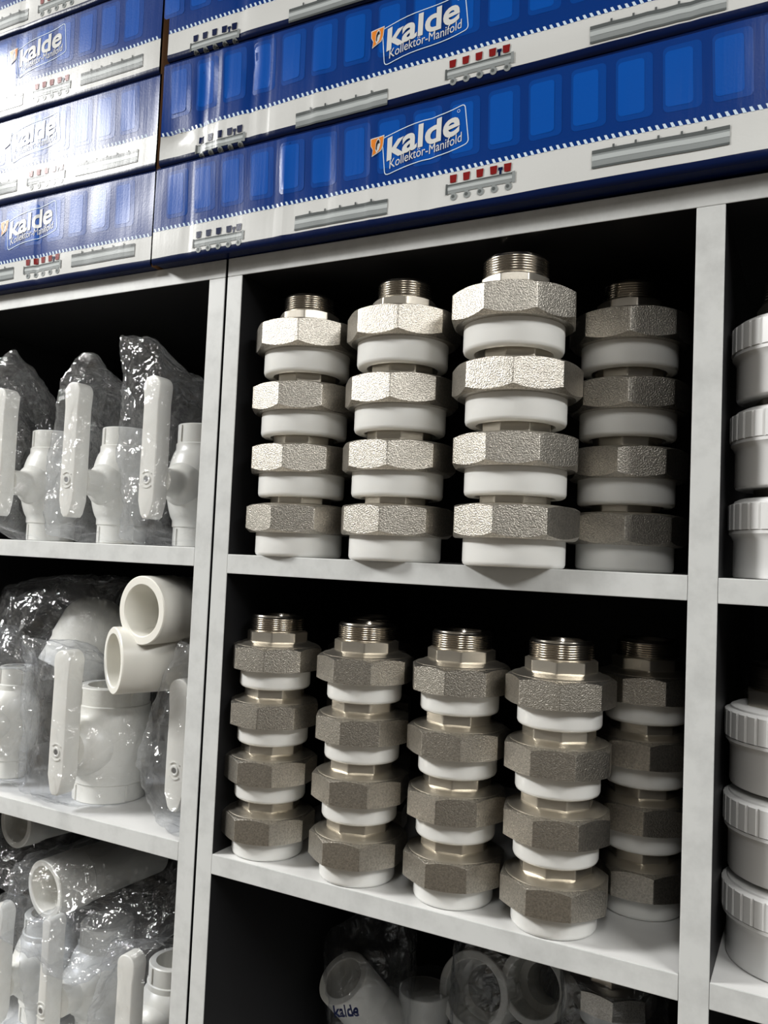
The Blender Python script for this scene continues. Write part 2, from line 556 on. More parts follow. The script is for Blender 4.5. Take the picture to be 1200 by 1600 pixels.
for i in range(3):
    white_union((0.4800, 0.0520, -0.0008 + 0.0655 * i), WO[i] + ' cut by the right photo edge, middle shelf', 'white ribbed unions on the middle right shelf')
    white_union((0.4795, 0.0645, ZC2 + 0.0618 * i), WO[i] + ' cut by the right photo edge, lower shelf', 'white ribbed unions on the lower right shelf', 'D')
for i in range(3):
    white_union((0.4850, 0.1750, ZC2 + 0.0618 * i), WO[i] + ' of the stack behind, lower right shelf', 'white ribbed unions on the lower right shelf', 'D')

# ------------------------------------------------------------------ ball valves and pipe pieces
def valve_body(rs, h, rb, bore, name='valve_body', bulge_dir=-pi / 2, parent=None):
    """Upright socket-ball-socket body; the ball swells towards the stem (local -y)."""
    zc = h / 2
    hs = h * 0.155
    rbd = rs + 0.0012                                         # band below each socket rim
    prof = []
    prof += [(bore, 0.0, 0), (rs - 0.001, 0.0, 0), (rs, 0.001, 0), (rs, hs, 0), (rbd, hs + 0.001, 0), (rbd, hs + h * 0.055, 0.0)]
    N = 20
    za, zb = hs + h * 0.055, h - hs - h * 0.055
    for i in range(1, N):
        s = i / N
        w = sin(pi * s) ** 0.7
        prof.append((rbd + (rb - rbd) * w, za + (zb - za) * s, w))
    prof += [(rbd, h - hs - h * 0.055, 0), (rbd, h - hs - 0.001, 0), (rs, h - hs, 0), (rs, h - 0.001, 0), (rs - 0.001, h, 0), (bore, h, 0), (bore, h * 0.62, 0), (bore * 0.75, h * 0.6, 0), (bore * 0.75, h * 0.4, 0), (bore, h * 0.38, 0)]
    seg = 72
    vs, fs = [], []
    for (r, z, w) in prof:
        for k in range(seg):
            a = 2 * pi * k / seg
            rr = r
            if w:
                # slanted ball: swelling leans, so the outline is skewed as on the moulded bodies
                c = cos(a - bulge_dir)
                rr = r + 0.005 * w * max(0, c) ** 2
            # moulded key marks on the sockets
            vs.append((rr * cos(a), rr * sin(a), z))
    n = len(prof)
    for i in range(n):
        j = (i + 1) % n
        for k in range(seg):
            l = (k + 1) % seg
            fs.append((i * seg + k, i * seg + l, j * seg + l, j * seg + k))
    return mesh_obj(name, vs, fs, M['ppr'], parent, smooth=40)

def handle_mesh(up_len, dn_len, w, th, parent, loc):
    """Lever seen from the front: long upper arm with a thicker rounded end, short tapered tail, hub ring."""
    hw = w / 2
    prof = []
    N = 10
    for i in range(N + 1):                                   # rounded top
        a = pi * i / N
        prof.append((hw * 1.08 * cos(a), up_len - hw + hw * sin(a)))
    prof += [(-hw * 1.02, up_len - hw * 2.0), (-hw * 0.95, up_len - hw * 2.6), (-hw * 0.97, up_len * 0.35), (-hw * 1.0, 0.012), (-hw * 1.0, -dn_len * 0.55), (-hw * 0.62, -dn_len + 0.004), (-hw * 0.3, -dn_len),
             (hw * 0.3, -dn_len), (hw * 0.62, -dn_len + 0.004), (hw * 1.0, -dn_len * 0.55), (hw * 1.0, 0.012), (hw * 0.97, up_len * 0.35), (hw * 0.95, up_len - hw * 2.6), (hw * 1.02, up_len - hw * 2.0)]
    bm = bmesh.new()
    f = bm.faces.new([bm.verts.new((x, -th / 2, z)) for x, z in prof])
    r = bmesh.ops.extrude_face_region(bm, geom=[f])
    for v in r['geom']:
        if isinstance(v, bmesh.types.BMVert):
            v.co.y += th
    bm.normal_update()
    es = [e for e in bm.edges if abs(e.verts[0].co.y - e.verts[1].co.y) < 1e-6]
    bmesh.ops.bevel(bm, geom=es, offset=0.0013, segments=3, affect='EDGES', profile=0.5)
    bmesh.ops.triangulate(bm, faces=[f for f in bm.faces if len(f.verts) > 4])
    o = bm_obj('lever_handle', bm, M['ppr'], parent, smooth=50, loc=loc)
    vs, fs = lathe([(0.0028, 0), (0.0052, 0), (0.0052, 0.0006), (0.0047, 0.0011), (0.0034, 0.0011), (0.0028, 0.0006)], 32)
    mesh_obj('hub_ring', vs, fs, M['ppr'], o, loc=(0, -th / 2, 0), rot=(pi / 2, 0, 0))
    vs, fs = lathe([(0.0002, 0.0004), (0.0029, 0.0004), (0.0029, -0.0006), (0.0002, -0.0006)], 24)
    mesh_obj('screw', vs, fs, M['screw'], o, loc=(0, -th / 2 - 0.0002, 0), rot=(pi / 2, 0, 0))['label'] = 'dark screw in the handle hub'
    for s in (-1, 1):                                        # raised arc marks round the hub
        bm = bmesh.new()
        pr = []
        for i in range(9):
            a = s * pi / 2 + (i - 4) / 4 * 0.8
            pr.append((cos(a), sin(a)))
        for rr in (0.0078, 0.0092):
            pass
        top = [bm.verts.new((0.0078 * c, 0, 0.0078 * q)) for c, q in pr] + [bm.verts.new((0.0090 * c, 0, 0.0090 * q)) for c, q in reversed(pr)]
        f = bm.faces.new(top)
        r = bmesh.ops.extrude_face_region(bm, geom=[f])
        for v in r['geom']:
            if isinstance(v, bmesh.types.BMVert):
                v.co.y -= 0.0009
        bm_obj('raised_mark', bm, M['ppr'], o, loc=(0, -th / 2 + 0.0001, 0))
    return o

def ball_valve(loc, label, group, rs=0.027, h=0.134, rb=0.035, stem=0.072, up=0.107, dn=0.040, hw=0.021, th=0.0195, rot=(0, 0, 0), with_handle=True, bore=None):
    t = tag(empty('ball_valve', loc, rot), label, 'ball valve', group)
    valve_body(rs, h, rb, bore or rs * 0.74, parent=t)
    zc = h / 2
    for z in (h * 0.080, h * 0.920):                            # key slots moulded in the socket rims
        for k in range(4):
            a = -pi / 2 - 0.30 + k * pi / 2
            bm = bmesh.new()
            box_bm(bm, -0.0013, 0.0013, -0.0012, 0.0012, -h * 0.066, h * 0.066, 0.0005)
            bm_obj('key_rib', bm, M['ppr'], t, loc=((rs + 0.0002) * cos(a), (rs + 0.0002) * sin(a), z), rot=(0, 0, a - pi / 2))
    if with_handle:
        # bonnet: short tapering boss carrying the stem
        L1 = stem - th / 2
        vs, fs = lathe([(0.0003, 0.004), (rb * 0.80, 0.004), (rb * 0.78, rb * 0.75), (rb * 0.66, rb + 0.003), (rb * 0.52, rb + 0.0075), (rb * 0.46, rb + 0.009), (rb * 0.43, min(L1 - 0.001, rb + 0.012)), (rb * 0.42, L1), (0.0003, L1)], 48)
        mesh_obj('stem_bonnet', vs, fs, M['ppr'], t, loc=(0, 0, zc), rot=(pi / 2, 0, 0))
        handle_mesh(up, dn, hw, th, t, (0, -stem, zc))
    return t

def tube(loc, axis, r, bore, L, label, name, cat, step=True, group=None):
    """Hollow plastic socket piece starting at loc with its open end, running along axis."""
    t = tag(empty(name, loc), label, cat, group)
    t.rotation_euler = Vector(axis).to_track_quat('Z', 'Y').to_euler()
    p = [(bore, 0.001), (bore + 0.001, 0), (r - 0.001, 0), (r, 0.001)]
    if step:
        p += [(r, L * 0.30), (r - 0.0014, L * 0.31), (r - 0.0014, L * 0.40), (r - 0.0022, L * 0.42), (r - 0.0022, L)]
    else:
        p += [(r, L)]
    p += [(bore * 0.72, L), (bore * 0.72, L * 0.5), (bore, L * 0.48)]
    vs, fs = lathe(p, 72)
    mesh_obj('tube_body', vs, fs, M['ppr'], t, smooth=40)
    return t

# ------------------------------------------------------------------ clear bags
def bag(points, label, group, seed, film='film', amp=0.005, zmin=None, xmax=None, cuts=3, flat=1.0, prints=None):
    """A crumpled polythene bag: the sleeve round the given world points, wrinkled and pinched."""
    bm = bmesh.new()
    c = sum((Vector(p) for p in points), Vector()) / len(points)
    for p in points:
        bm.verts.new(Vector(p) - c)
    r = bmesh.ops.convex_hull(bm, input=bm.verts)
    junk = [g for g in r['geom_interior'] + r['geom_unused'] if isinstance(g, bmesh.types.BMVert)]
    if junk:
        bmesh.ops.delete(bm, geom=list(set(junk)), context='VERTS')
    bmesh.ops.triangulate(bm, faces=bm.faces)
    # split long edges until the film can wrinkle
    for _ in range(8):
        es = [e for e in bm.edges if e.calc_length() > 0.0060]
        if not es:
            break
        bmesh.ops.subdivide_edges(bm, edges=es, cuts=1, use_grid_fill=False)
        bmesh.ops.triangulate(bm, faces=[f for f in bm.faces if len(f.verts) > 3])
    bmesh.ops.beautify_fill(bm, faces=bm.faces, edges=bm.edges)
    for _ in range(2):
        bmesh.ops.smooth_vert(bm, verts=bm.verts, factor=0.5, use_axis_x=True, use_axis_y=True, use_axis_z=True)
    bm.normal_update()
    s = Vector((seed * 3.7, seed * 1.3, seed * 7.1))
    new = []
    for v in bm.verts:
        p = v.co
        n1 = noise.noise(p * 28 + s)
        n2 = abs(noise.noise(Vector((p.x * 60, p.y * 60, p.z * 22)) + s))      # long vertical pleats
        n3 = abs(noise.noise(p * 95 + s * 2))
        q = p + 0.010 * noise.noise_vector(p * 30 + s)
        f1 = noise.voronoi(Vector((q.x * 42, q.y * 42, q.z * 26)) + s)[0]
        f2 = noise.voronoi(q * 95 + s)[0]
        d = amp * (0.8 * n1 + 0.45 * (0.25 - n2) + 0.20 * (0.25 - n3) + 1.5 * (f1[0] - 0.4) + 0.55 * (f2[0] - 0.4))
        new.append(p + v.normal * d * flat)
    for v, q in zip(bm.verts, new):
        v.co = q
        if zmin is not None and v.co.z + c.z < zmin:
            v.co.z = zmin - c.z
        if xmax is not None and v.co.x + c.x > xmax:
            v.co.x = xmax - c.x
    o = bm_obj('plastic_bag', bm, M[film], loc=c, smooth=24)
    tag(o, label, 'plastic bag', group)
    return o

def ring_pts(c, r, z, n=10, sy=1.0):
    return [(c[0] + r * cos(2 * pi * k / n), c[1] + r * sin(2 * pi * k / n) * sy, z) for k in range(n)]

def valve_hull(x, y, z, rs, h, rb, stem, up, dn, hw, flap=(), pad=0.004):
    """Points a bag round one upright valve would be stretched over."""
    P = ring_pts((x, y), rs + pad, z + 0.001) + ring_pts((x, y), rb + pad, z + h / 2) + ring_pts((x, y), rs + pad, z + h + pad)
    for sx in (-1, 1):
        for zz in (z + h / 2 + up + pad, z + h / 2 - dn - pad):
            P += [(x + sx * (hw / 2 + pad), y - stem - 0.014, zz), (x + sx * (hw / 2 + pad), y - stem + 0.010, zz)]
    return P + list(flap)

# --- upper left bay: three bagged valves side by side
VY, ST = 0.094, 0.074
for (x, lab, tops, sd) in ((-0.1159, 'white ball valve nearest the upright, upper left bay', [(-0.165, 0.012, 0.226), (-0.126, 0.012, 0.219), (-0.165, 0.018, 0.224), (-0.126, 0.018, 0.217), (-0.161, 0.018, 0.150), (-0.158, 0.016, 0.095), (-0.150, 0.014, 0.012), (-0.085, 0.085, 0.170)], 1),
                           (-0.2302, 'middle white ball valve of the upper left bay', [(-0.228, 0.012, 0.207), (-0.202, 0.012, 0.206), (-0.228, 0.018, 0.205), (-0.202, 0.018, 0.204), (-0.250, 0.012, 0.120), (-0.266, 0.014, 0.060), (-0.262, 0.014, 0.015)], 2),
                           (-0.3480, 'white ball valve at the left photo edge, upper left bay', [(-0.372, 0.014, 0.200), (-0.335, 0.014, 0.225)], 3)):
    ball_valve((x, VY, ZL1), lab, 'white ball valves in the upper left bay', rs=0.0275, h=0.134, rb=0.034, stem=ST)
    P = valve_hull(x, VY, ZL1, 0.0275, 0.134, 0.034, ST, 0.107, 0.040, 0.021, tops)
    bag(P, lab.replace('white ball valve', 'clear wrinkled bag round the valve').replace('valve nearest', 'valve standing nearest'), 'clear bags in the upper left bay', sd, zmin=ZL1 + 0.0005, xmax=-0.041)

# --- middle left bay
ball_valve((-0.2020, 0.070, ZL2), 'big ivory ball valve standing below the two open sockets', 'ivory ball valves in the middle left bay', rs=0.0385, h=0.121, rb=0.0435, stem=0.066, up=0.104, dn=0.044, hw=0.022, th=0.020)
ball_valve((-0.3500, 0.060, ZL2), 'small ivory ball valve at the left photo edge, middle bay', 'ivory ball valves in the middle left bay', rs=0.0185, h=0.128, rb=0.029, stem=0.050, up=0.098, dn=0.040, hw=0.018, th=0.015)
ball_valve((-0.0730, 0.098, ZL2), 'bagged grey-white ball valve leaning by the upright, middle left bay', 'ivory ball valves in the middle left bay', rs=0.0260, h=0.110, rb=0.032, stem=0.062, up=0.090, dn=0.040, hw=0.024, th=0.018)
tube((-0.1070, 0.004, -0.0600), (0.13, 1.0, 0.02), 0.0345, 0.0255, 0.130, 'upper open white socket on top of the middle left bay pile', 'pipe_socket', 'pipe fitting', group='open pipe sockets')
tube((-0.1430, 0.006, -0.1130), (0.50, 0.9, 0.02), 0.0340, 0.0265, 0.085, 'lower open white socket resting on the big ivory valve', 'pipe_socket', 'pipe fitting', step=False, group='open pipe sockets')
t = tag(empty('domed_pipe_cap', (-0.2900, 0.085, -0.150), Vector((0.22, 0.42, 0.88)).to_track_quat('Z', 'Y').to_euler()), 'big ivory domed piece lying tilted on top of the pile', 'pipe fitting')
pr = [(0.032, 0.0), (0.0395, 0.0), (0.0405, 0.001), (0.0405, 0.030), (0.0425, 0.034), (0.0430, 0.062)]
pr += [(0.0430 * cos(k / 10 * pi / 2), 0.062 + 0.034 * sin(k / 10 * pi / 2)) for k in range(1, 10)] + [(0.0004, 0.0961), (0.0004, 0.085), (0.032, 0.070)]
vs, fs = lathe(pr, 72)
mesh_obj('cap_body', vs, fs, M['ppr'], t, smooth=40)
P = valve_hull(-0.2020, 0.070, ZL2, 0.0385, 0.121, 0.0435, 0.066, 0.104, 0.044, 0.022, [(-0.275, 0.004, -0.100), (-0.265, 0.004, -0.262)])
bag(P, 'clear creased bag round the big ivory valve', 'clear bags in the middle left bay', 11, zmin=ZL2 + 0.0005)
P = valve_hull(-0.3500, 0.060, ZL2, 0.0185, 0.128, 0.029, 0.050, 0.098, 0.040, 0.018, [(-0.262, 0.004, -0.255), (-0.268, 0.006, -0.140), (-0.300, 0.02, -0.09)])
bag(P, 'clear bag round the small valve at the left photo edge', 'clear bags in the middle left bay', 12, zmin=ZL2 + 0.0005)
P = valve_hull(-0.0730, 0.098, ZL2, 0.0260, 0.110, 0.032, 0.062, 0.090, 0.040, 0.024, [(-0.062, 0.012, -0.086), (-0.044, 0.012, -0.090), (-0.044, 0.010, -0.266), (-0.070, 0.008, -0.262), (-0.121, 0.020, -0.216)])
bag(P, 'clear bag bulging beside the white upright, middle left bay', 'clear bags in the middle left bay', 13, zmin=ZL2 + 0.0005, xmax=-0.041)
P = [Vector(p) for p in ring_pts((-0.262, 0.120), 0.050, -0.155) + ring_pts((-0.276, 0.105), 0.050, -0.040, sy=1.0) + ring_pts((-0.27, 0.11), 0.056, -0.10)] + [Vector(p) for p in ((-0.385, 0.06, -0.055), (-0.40, 0.12, -0.05), (-0.40, 0.06, -0.120), (-0.33, 0.01, -0.135), (-0.262, 0.008, -0.075))]
bag(P, 'big clear bag over the tilted valve body at the top', 'clear bags in the middle left bay', 14, amp=0.007)

# --- lower left bay
ball_valve((-0.1130, 0.092, ZL3), 'white ball valve beside the upright in the lowest left bay', 'white ball valves in the lowest left bay', rs=0.0275, h=0.118, rb=0.036, stem=0.066, up=0.092, dn=0.040, hw=0.021, th=0.018)
ball_valve((-0.2330, 0.112, ZL3), 'second white ball valve from the upright, lowest left bay', 'white ball valves in the lowest left bay', rs=0.0300, h=0.122, rb=0.040, stem=0.078, up=0.094, dn=0.040, hw=0.012, th=0.022)
ball_valve((-0.3150, 0.100, ZL3), 'white ball valve furthest left in the lowest bay', 'white ball valves in the lowest left bay', rs=0.0275, h=0.118, rb=0.036, stem=0.066, up=0.092, dn=0.040, hw=0.021, th=0.018)
tube((-0.2700, 0.050, -0.3830), (0.14, 0.98, 0.05), 0.0320, 0.0250, 0.150, 'bagged white socket piece lying across the lowest left bay', 'pipe_socket', 'pipe fitting', step=True, group='open pipe sockets')
tube((-0.3600, 0.080, -0.3330), (0.1, 1.0, -0.02), 0.0300, 0.0230, 0.080, 'bagged white socket at the left edge under the shelf', 'pipe_socket', 'pipe fitting', step=True, group='open pipe sockets')
P = valve_hull(-0.1130, 0.092, ZL3, 0.0275, 0.118, 0.036, 0.066, 0.092, 0.040, 0.021, [(-0.130, 0.012, -0.388), (-0.100, 0.012, -0.384), (-0.165, 0.014, -0.490), (-0.060, 0.07, -0.405)])
bag(P, 'clear bag round the valve beside the upright, lowest left bay', 'clear bags in the lowest left bay', 21, zmin=ZL3 + 0.0005, xmax=-0.041)
P = valve_hull(-0.2330, 0.112, ZL3, 0.0300, 0.122, 0.040, 0.078, 0.094, 0.040, 0.012, [(-0.262, 0.012, -0.415)])
bag(P, 'clear bag round the second valve of the lowest left bay', 'clear bags in the lowest left bay', 22, zmin=ZL3 + 0.0005)
P = valve_hull(-0.3150, 0.100, ZL3, 0.0275, 0.118, 0.036, 0.066, 0.092, 0.040, 0.021, [(-0.360, 0.012, -0.44)])
bag(P, 'clear bag round the furthest left valve of the lowest bay', 'clear bags in the lowest left bay', 23, zmin=ZL3 + 0.0005)
ax = Vector((0.14, 0.98, 0.05)).normalized()
P = []
for s_ in (-0.012, 0.07, 0.155):
    q = Vector((-0.2700, 0.050, -0.3830)) + ax * s_
    side = Vector((-ax.y, ax.x, 0))
    for k in range(10):
        a = 2 * pi * k / 10
        P.append(q + side * 0.037 * cos(a) + Vector((0, 0, 0.037 * sin(a))))
P += [Vector((-0.312, 0.022, -0.43)), Vector((-0.180, 0.010, -0.448)), Vector((-0.30, 0.03, -0.350)), Vector((-0.052, 0.120, -0.335)), Vector((-0.052, 0.14, -0.372)), Vector((-0.15, 0.16, -0.318))]
bag(P, 'clear bag stretched over the lying white socket piece', 'clear bags in the lowest left bay', 24, amp=0.006, xmax=-0.041)
P = [Vector(p) for p in ring_pts((-0.345, 0.130), 0.060, -0.375) + ring_pts((-0.345, 0.130), 0.055, -0.305) + [(-0.42, 0.03, -0.36), (-0.300, 0.035, -0.39)]]
bag(P, 'clear bag under the shelf at the left photo edge', 'clear bags in the lowest left bay', 25, amp=0.006)

# --- dark lower middle bay: bagged fittings with printed bags
tube((0.0390, 0.1870, -0.4530), (0.25, 0.62, -0.75), 0.0300, 0.0215, 0.095, 'white bagged socket piece with open mouth in the dark bottom bay', 'pipe_socket', 'pipe fitting', step=False, group='bagged fittings in the dark bottom bay')
t = tube((0.0995, 0.2701, -0.4836), (0, 0, -1), 0.0290, 0.0275, 0.100, 'round white capped fitting in the dark bottom bay', 'capped_pipe_piece', 'pipe fitting', step=True, group='bagged fittings in the dark bottom bay')
vs, fs = lathe([(0.0002, 0.0005), (0.0278, 0.0005), (0.0278, 0.004), (0.0002, 0.004)], 48)
mesh_obj('cap_disc', vs, fs, M['ppr'], t)
tube((0.1573, 0.2701, -0.4721), (0.10, 0.95, -0.25), 0.0420, 0.0330, 0.075, 'large ringed coupling facing out in the dark bottom bay', 'pipe_socket', 'pipe fitting', step=True, group='bagged fittings in the dark bottom bay')
tube((0.2234, 0.2749, -0.4508), (0.10, 0.95, -0.25), 0.0380, 0.0300, 0.075, 'ringed coupling behind the printed bag, dark bottom bay', 'pipe_socket', 'pipe fitting', step=True, group='bagged fittings in the dark bottom bay')
fitting('B', (0.3100, 0.265, -0.4541), 0, 'nickel fitting at right in the dark bottom bay', 'bagged fittings in the dark bottom bay')
fitting('B', (0.3100, 0.265, -0.5050), 10, 'lower nickel fitting at right in the dark bottom bay', 'bagged fittings in the dark bottom bay')
fitting('B', (0.3100, 0.265, -0.5559), 25, 'bottom nickel fitting standing in the dark bottom bay', 'bagged fittings in the dark bottom bay')
txt_cache = {}
def text_polys(s, offset=0.0, shear=0.0):
    """Text as flat polygons (list of point lists) with a triangulated fill; height about 1."""
    key = (s, offset, shear)
    if key in txt_cache:
        return txt_cache[key]
    cu = bpy.data.curves.new('lettering', 'FONT')
    cu.body = s
    cu.offset = offset
    cu.shear = shear
    cu.resolution_u = 4
    cu.fill_mode = 'FRONT'
    o = bpy.data.objects.new('lettering', cu)
    COL.objects.link(o)
    dg = bpy.context.evaluated_depsgraph_get()
    e = o.evaluated_get(dg)
    me = e.to_mesh()
    vs = [v.co.copy() for v in me.vertices]
    me.calc_loop_triangles()
    fs = [tuple(t.vertices) for t in me.loop_triangles]
    e.to_mesh_clear()
    bpy.data.objects.remove(o)
    bpy.data.curves.remove(cu)
    x0, x1 = min(v.x for v in vs), max(v.x for v in vs)
    txt_cache[key] = ([(v.x - x0, v.y) for v in vs], fs, x1 - x0)
    return txt_cache[key]

def bag_print(parent, s, org, dx, dz, h):
    """Navy lettering printed on a bag, as a thin raised film following its front."""
    tv, tf, tw = text_polys(s, 0.03)
    dx, dz = Vector(dx).normalized(), Vector(dz).normalized()
    nrm = dx.cross(dz)
    vs = [Vector(org) + dx * (x * h) + dz * (y * h) + nrm * (0.002 * noise.noise(Vector((x * 3, y * 3, 0)))) for x, y in tv]
    off = parent.location
    mesh_obj('printed_lettering', [v - off for v in vs], tf, M['ink'], parent, smooth=0)

P = [Vector(p) for p in ring_pts((0.054, 0.230), 0.046, ZC3 + 0.001) + ring_pts((0.052, 0.215), 0.046, -0.415) + [(0.046, 0.15, -0.49), (0.060, 0.220, -0.385), (0.09, 0.26, -0.395)]]
b1 = bag(P, 'clear printed bag round the open-mouthed socket, dark bottom bay', 'printed bags in the dark bottom bay', 31, 'film_dim', zmin=ZC3 + 0.0005)
P = [CAM + (Vector(p) - CAM) * 1.06 if p[2] > ZC3 + 0.01 else Vector((p[0] - 0.02, p[1] + 0.05, p[2])) for p in ring_pts((0.122, 0.216), 0.036, ZC3 + 0.001) + ring_pts((0.122, 0.218), 0.034, -0.445)]
b2 = bag(P, 'clear printed bag round the capped piece, dark bottom bay', 'printed bags in the dark bottom bay', 32, 'film_dim', zmin=ZC3 + 0.0005)
P = [CAM + (Vector(p) - CAM) * 1.06 if p[2] > ZC3 + 0.01 else Vector((p[0] - 0.02, p[1] + 0.05, p[2])) for p in ring_pts((0.210, 0.225), 0.058, ZC3 + 0.001) + ring_pts((0.210, 0.222), 0.056, -0.39) + [(0.195, 0.145, -0.355), (0.240, 0.145, -0.365)]]
b3 = bag(P, 'tall clear printed bag round the ringed couplings, dark bottom bay', 'printed bags in the dark bottom bay', 33, 'film_dim', zmin=ZC3 + 0.0005)
P = [CAM + (Vector(p) - CAM) * 1.06 if p[2] > ZC3 + 0.01 else Vector((p[0] - 0.02, p[1] + 0.05, p[2])) for p in ring_pts((0.322, 0.215), 0.052, ZC3 + 0.001) + ring_pts((0.322, 0.212), 0.050, -0.37) + [(0.295, 0.14, -0.36)]]
b4 = bag(P, 'clear printed bag round the nickel fittings, dark bottom bay', 'printed bags in the dark bottom bay', 34, 'film_dim', zmin=ZC3 + 0.0005)
bag_print(b1, 'kalde', (0.052, 0.150, -0.474), (0.9, -0.1, 0.35), (-0.3, 0, 1), 0.016)
bag_print(b2, 'kalde', (0.0978, 0.2197, -0.5356), (0.1, 0, 1), (-1, 0, 0.1), 0.016)
bag_print(b3, 'kalde', (0.2208, 0.1985, -0.5038), (0.0, 0, 1), (-1, 0, 0), 0.020)
bag_print(b3, 'kalde', (0.2483, 0.2133, -0.5091), (0.0, 0, 1), (-1, 0, 0), 0.020)
bag_print(b4, 'kalde', (0.2939, 0.1985, -0.5038), (0.0, 0, 1), (-1, 0, 0), 0.022)

# ------------------------------------------------------------------ printed cartons
CM = ['cblue', 'cmid', 'clight', 'cnavy', 'cwhite', 'ctick', 'corange', 'cred', 'cgrey1', 'cgrey2', 'cgrey3', 'cink', 'kraft']
CI = {k: i for i, k in enumerate(CM)}
EPS = 0.00013

class Face:
    """Collects flat print polygons on a carton front: u along the front, w up, layer = print order."""
    def __init__(s):
        s.bm = bmesh.new()
    def poly(s, pts, m, layer):
        vs = [s.bm.verts.new((u, -EPS * layer, w)) for u, w in pts]
        f = s.bm.faces.new(vs)
        f.material_index = CI[m]
        return f
    def rect(s, u0, u1, w0, w1, m, layer, skew=0.0):
        s.poly([(u0, w0), (u1, w0 + skew), (u1, w1 + skew), (u0, w1)], m, layer)
    def rrect(s, u0, u1, w0, w1, r, m, layer, lean=0.0):
        pts = []
        for cx, cy, a0 in ((u1 - r, w0 + r, -pi / 2), (u1 - r, w1 - r, 0), (u0 + r, w1 - r, pi / 2), (u0 + r, w0 + r, pi)):
            for k in range(5):
                a = a0 + k / 4 * pi / 2
                pts.append((cx + r * cos(a) + lean * (cy + r * sin(a) - w0), cy + r * sin(a)))
        s.poly(pts, m, layer)
    def disc(s, u, w, r, m, layer, ry=None, n=14):
        s.poly([(u + r * cos(2 * pi * k / n), w + (ry or r) * sin(2 * pi * k / n)) for k in range(n)], m, layer)
    def line(s, pts, t, m, layer):
        for (a, b) in zip(pts, pts[1:]):
            a, b = Vector(a), Vector(b)
            d = (b - a)
            if d.length < 1e-6:
                continue
            n = Vector((-d.y, d.x)).normalized() * t / 2
            d = d.normalized() * t * 0.35
            s.poly([(a - d - n)[:], (b + d - n)[:], (b + d + n)[:], (a - d + n)[:]], m, layer)
    def text(s, string, fn, m, layer, offset, shear, width, xs=1.0):
        tv, tf, tw = text_polys(string, offset, shear)
        k = width / tw
        vs = []
        for x, y in tv:
            u, w = fn(x * k, y * k * xs)
            vs.append(s.bm.verts.new((u, -EPS * layer, w)))
        for f in tf:
            try:
                s.bm.faces.new([vs[i] for i in f]).material_index = CI[m]
            except ValueError:
                pass

def pipe_print(F, u0, u1, w0, sk=0.0, h=0.0135):
    F.rect(u0, u1, w0, w0 + h, 'cgrey2', 3, sk)
    F.rect(u0, u1, w0 + h * 0.42, w0 + h * 0.68, 'cgrey3', 4, sk)
    F.rect(u0, u1, w0 + h * 0.80, w0 + h, 'cgrey1', 4, sk)
    F.rect(u0, u1, w0, w0 + h * 0.12, 'cgrey1', 4, sk)
    n = 6
    for i in range(1, n):
        u = u0 + (u1 - u0) * i / n
        F.rect(u - 0.0008, u + 0.0008, w0 + h * 0.94 + sk * i / n, w0 + h * 1.16 + sk * i / n, 'cgrey1', 5)

def manifold_print(F, u0, u1, w0, m, sk=0.0):
    L = u1 - u0
    for i in range(5):
        u = u0 + L * (0.10 + 0.20 * i)
        s_ = sk * (0.10 + 0.20 * i)
        F.disc(u + 0.001, w0 + 0.0020 + s_, 0.0030, 'cgrey2', 3)
        F.disc(u + 0.0004, w0 + 0.0024 + s_, 0.0014, 'cgrey1', 4)
        F.rect(u - 0.0012, u + 0.0022, w0 + 0.003 + s_, w0 + 0.006 + s_, 'cgrey2', 3)
        F.poly([(u - 0.0026, w0 + 0.0140 + s_), (u + 0.0026, w0 + 0.0140 + s_), (u + 0.0031, w0 + 0.0205 + s_), (u - 0.0031, w0 + 0.0205 + s_)], m, 4)
    u = u0 + L * 0.80
    F.rect(u - 0.0010, u + 0.0010, w0 + 0.0125 + sk * .8, w0 + 0.0165 + sk * .8, 'cnavy', 4)
    F.rect(u - 0.0019, u + 0.0019, w0 + 0.0160 + sk * .8, w0 + 0.0185 + sk * .8, 'cnavy', 4)
    a, b = w0 + 0.0050, w0 + 0.0128
    F.rect(u0, u1, a, b, 'cgrey2', 3, sk)
    F.rect(u0 + 0.0006, u1 - 0.001, a + 0.0028, a + 0.0052, 'cgrey3', 4, sk)
    F.rect(u0, u1, b - 0.0012, b, 'cgrey1', 4, sk)
    F.rect(u0 - 0.0006, u0 + 0.0012, a - 0.0006, b + 0.0006, 'cgrey1', 5)
    F.rect(u1 - 0.0018, u1 + 0.0006, a - 0.0006 + sk, b + 0.0006 + sk, 'cgrey2', 5)

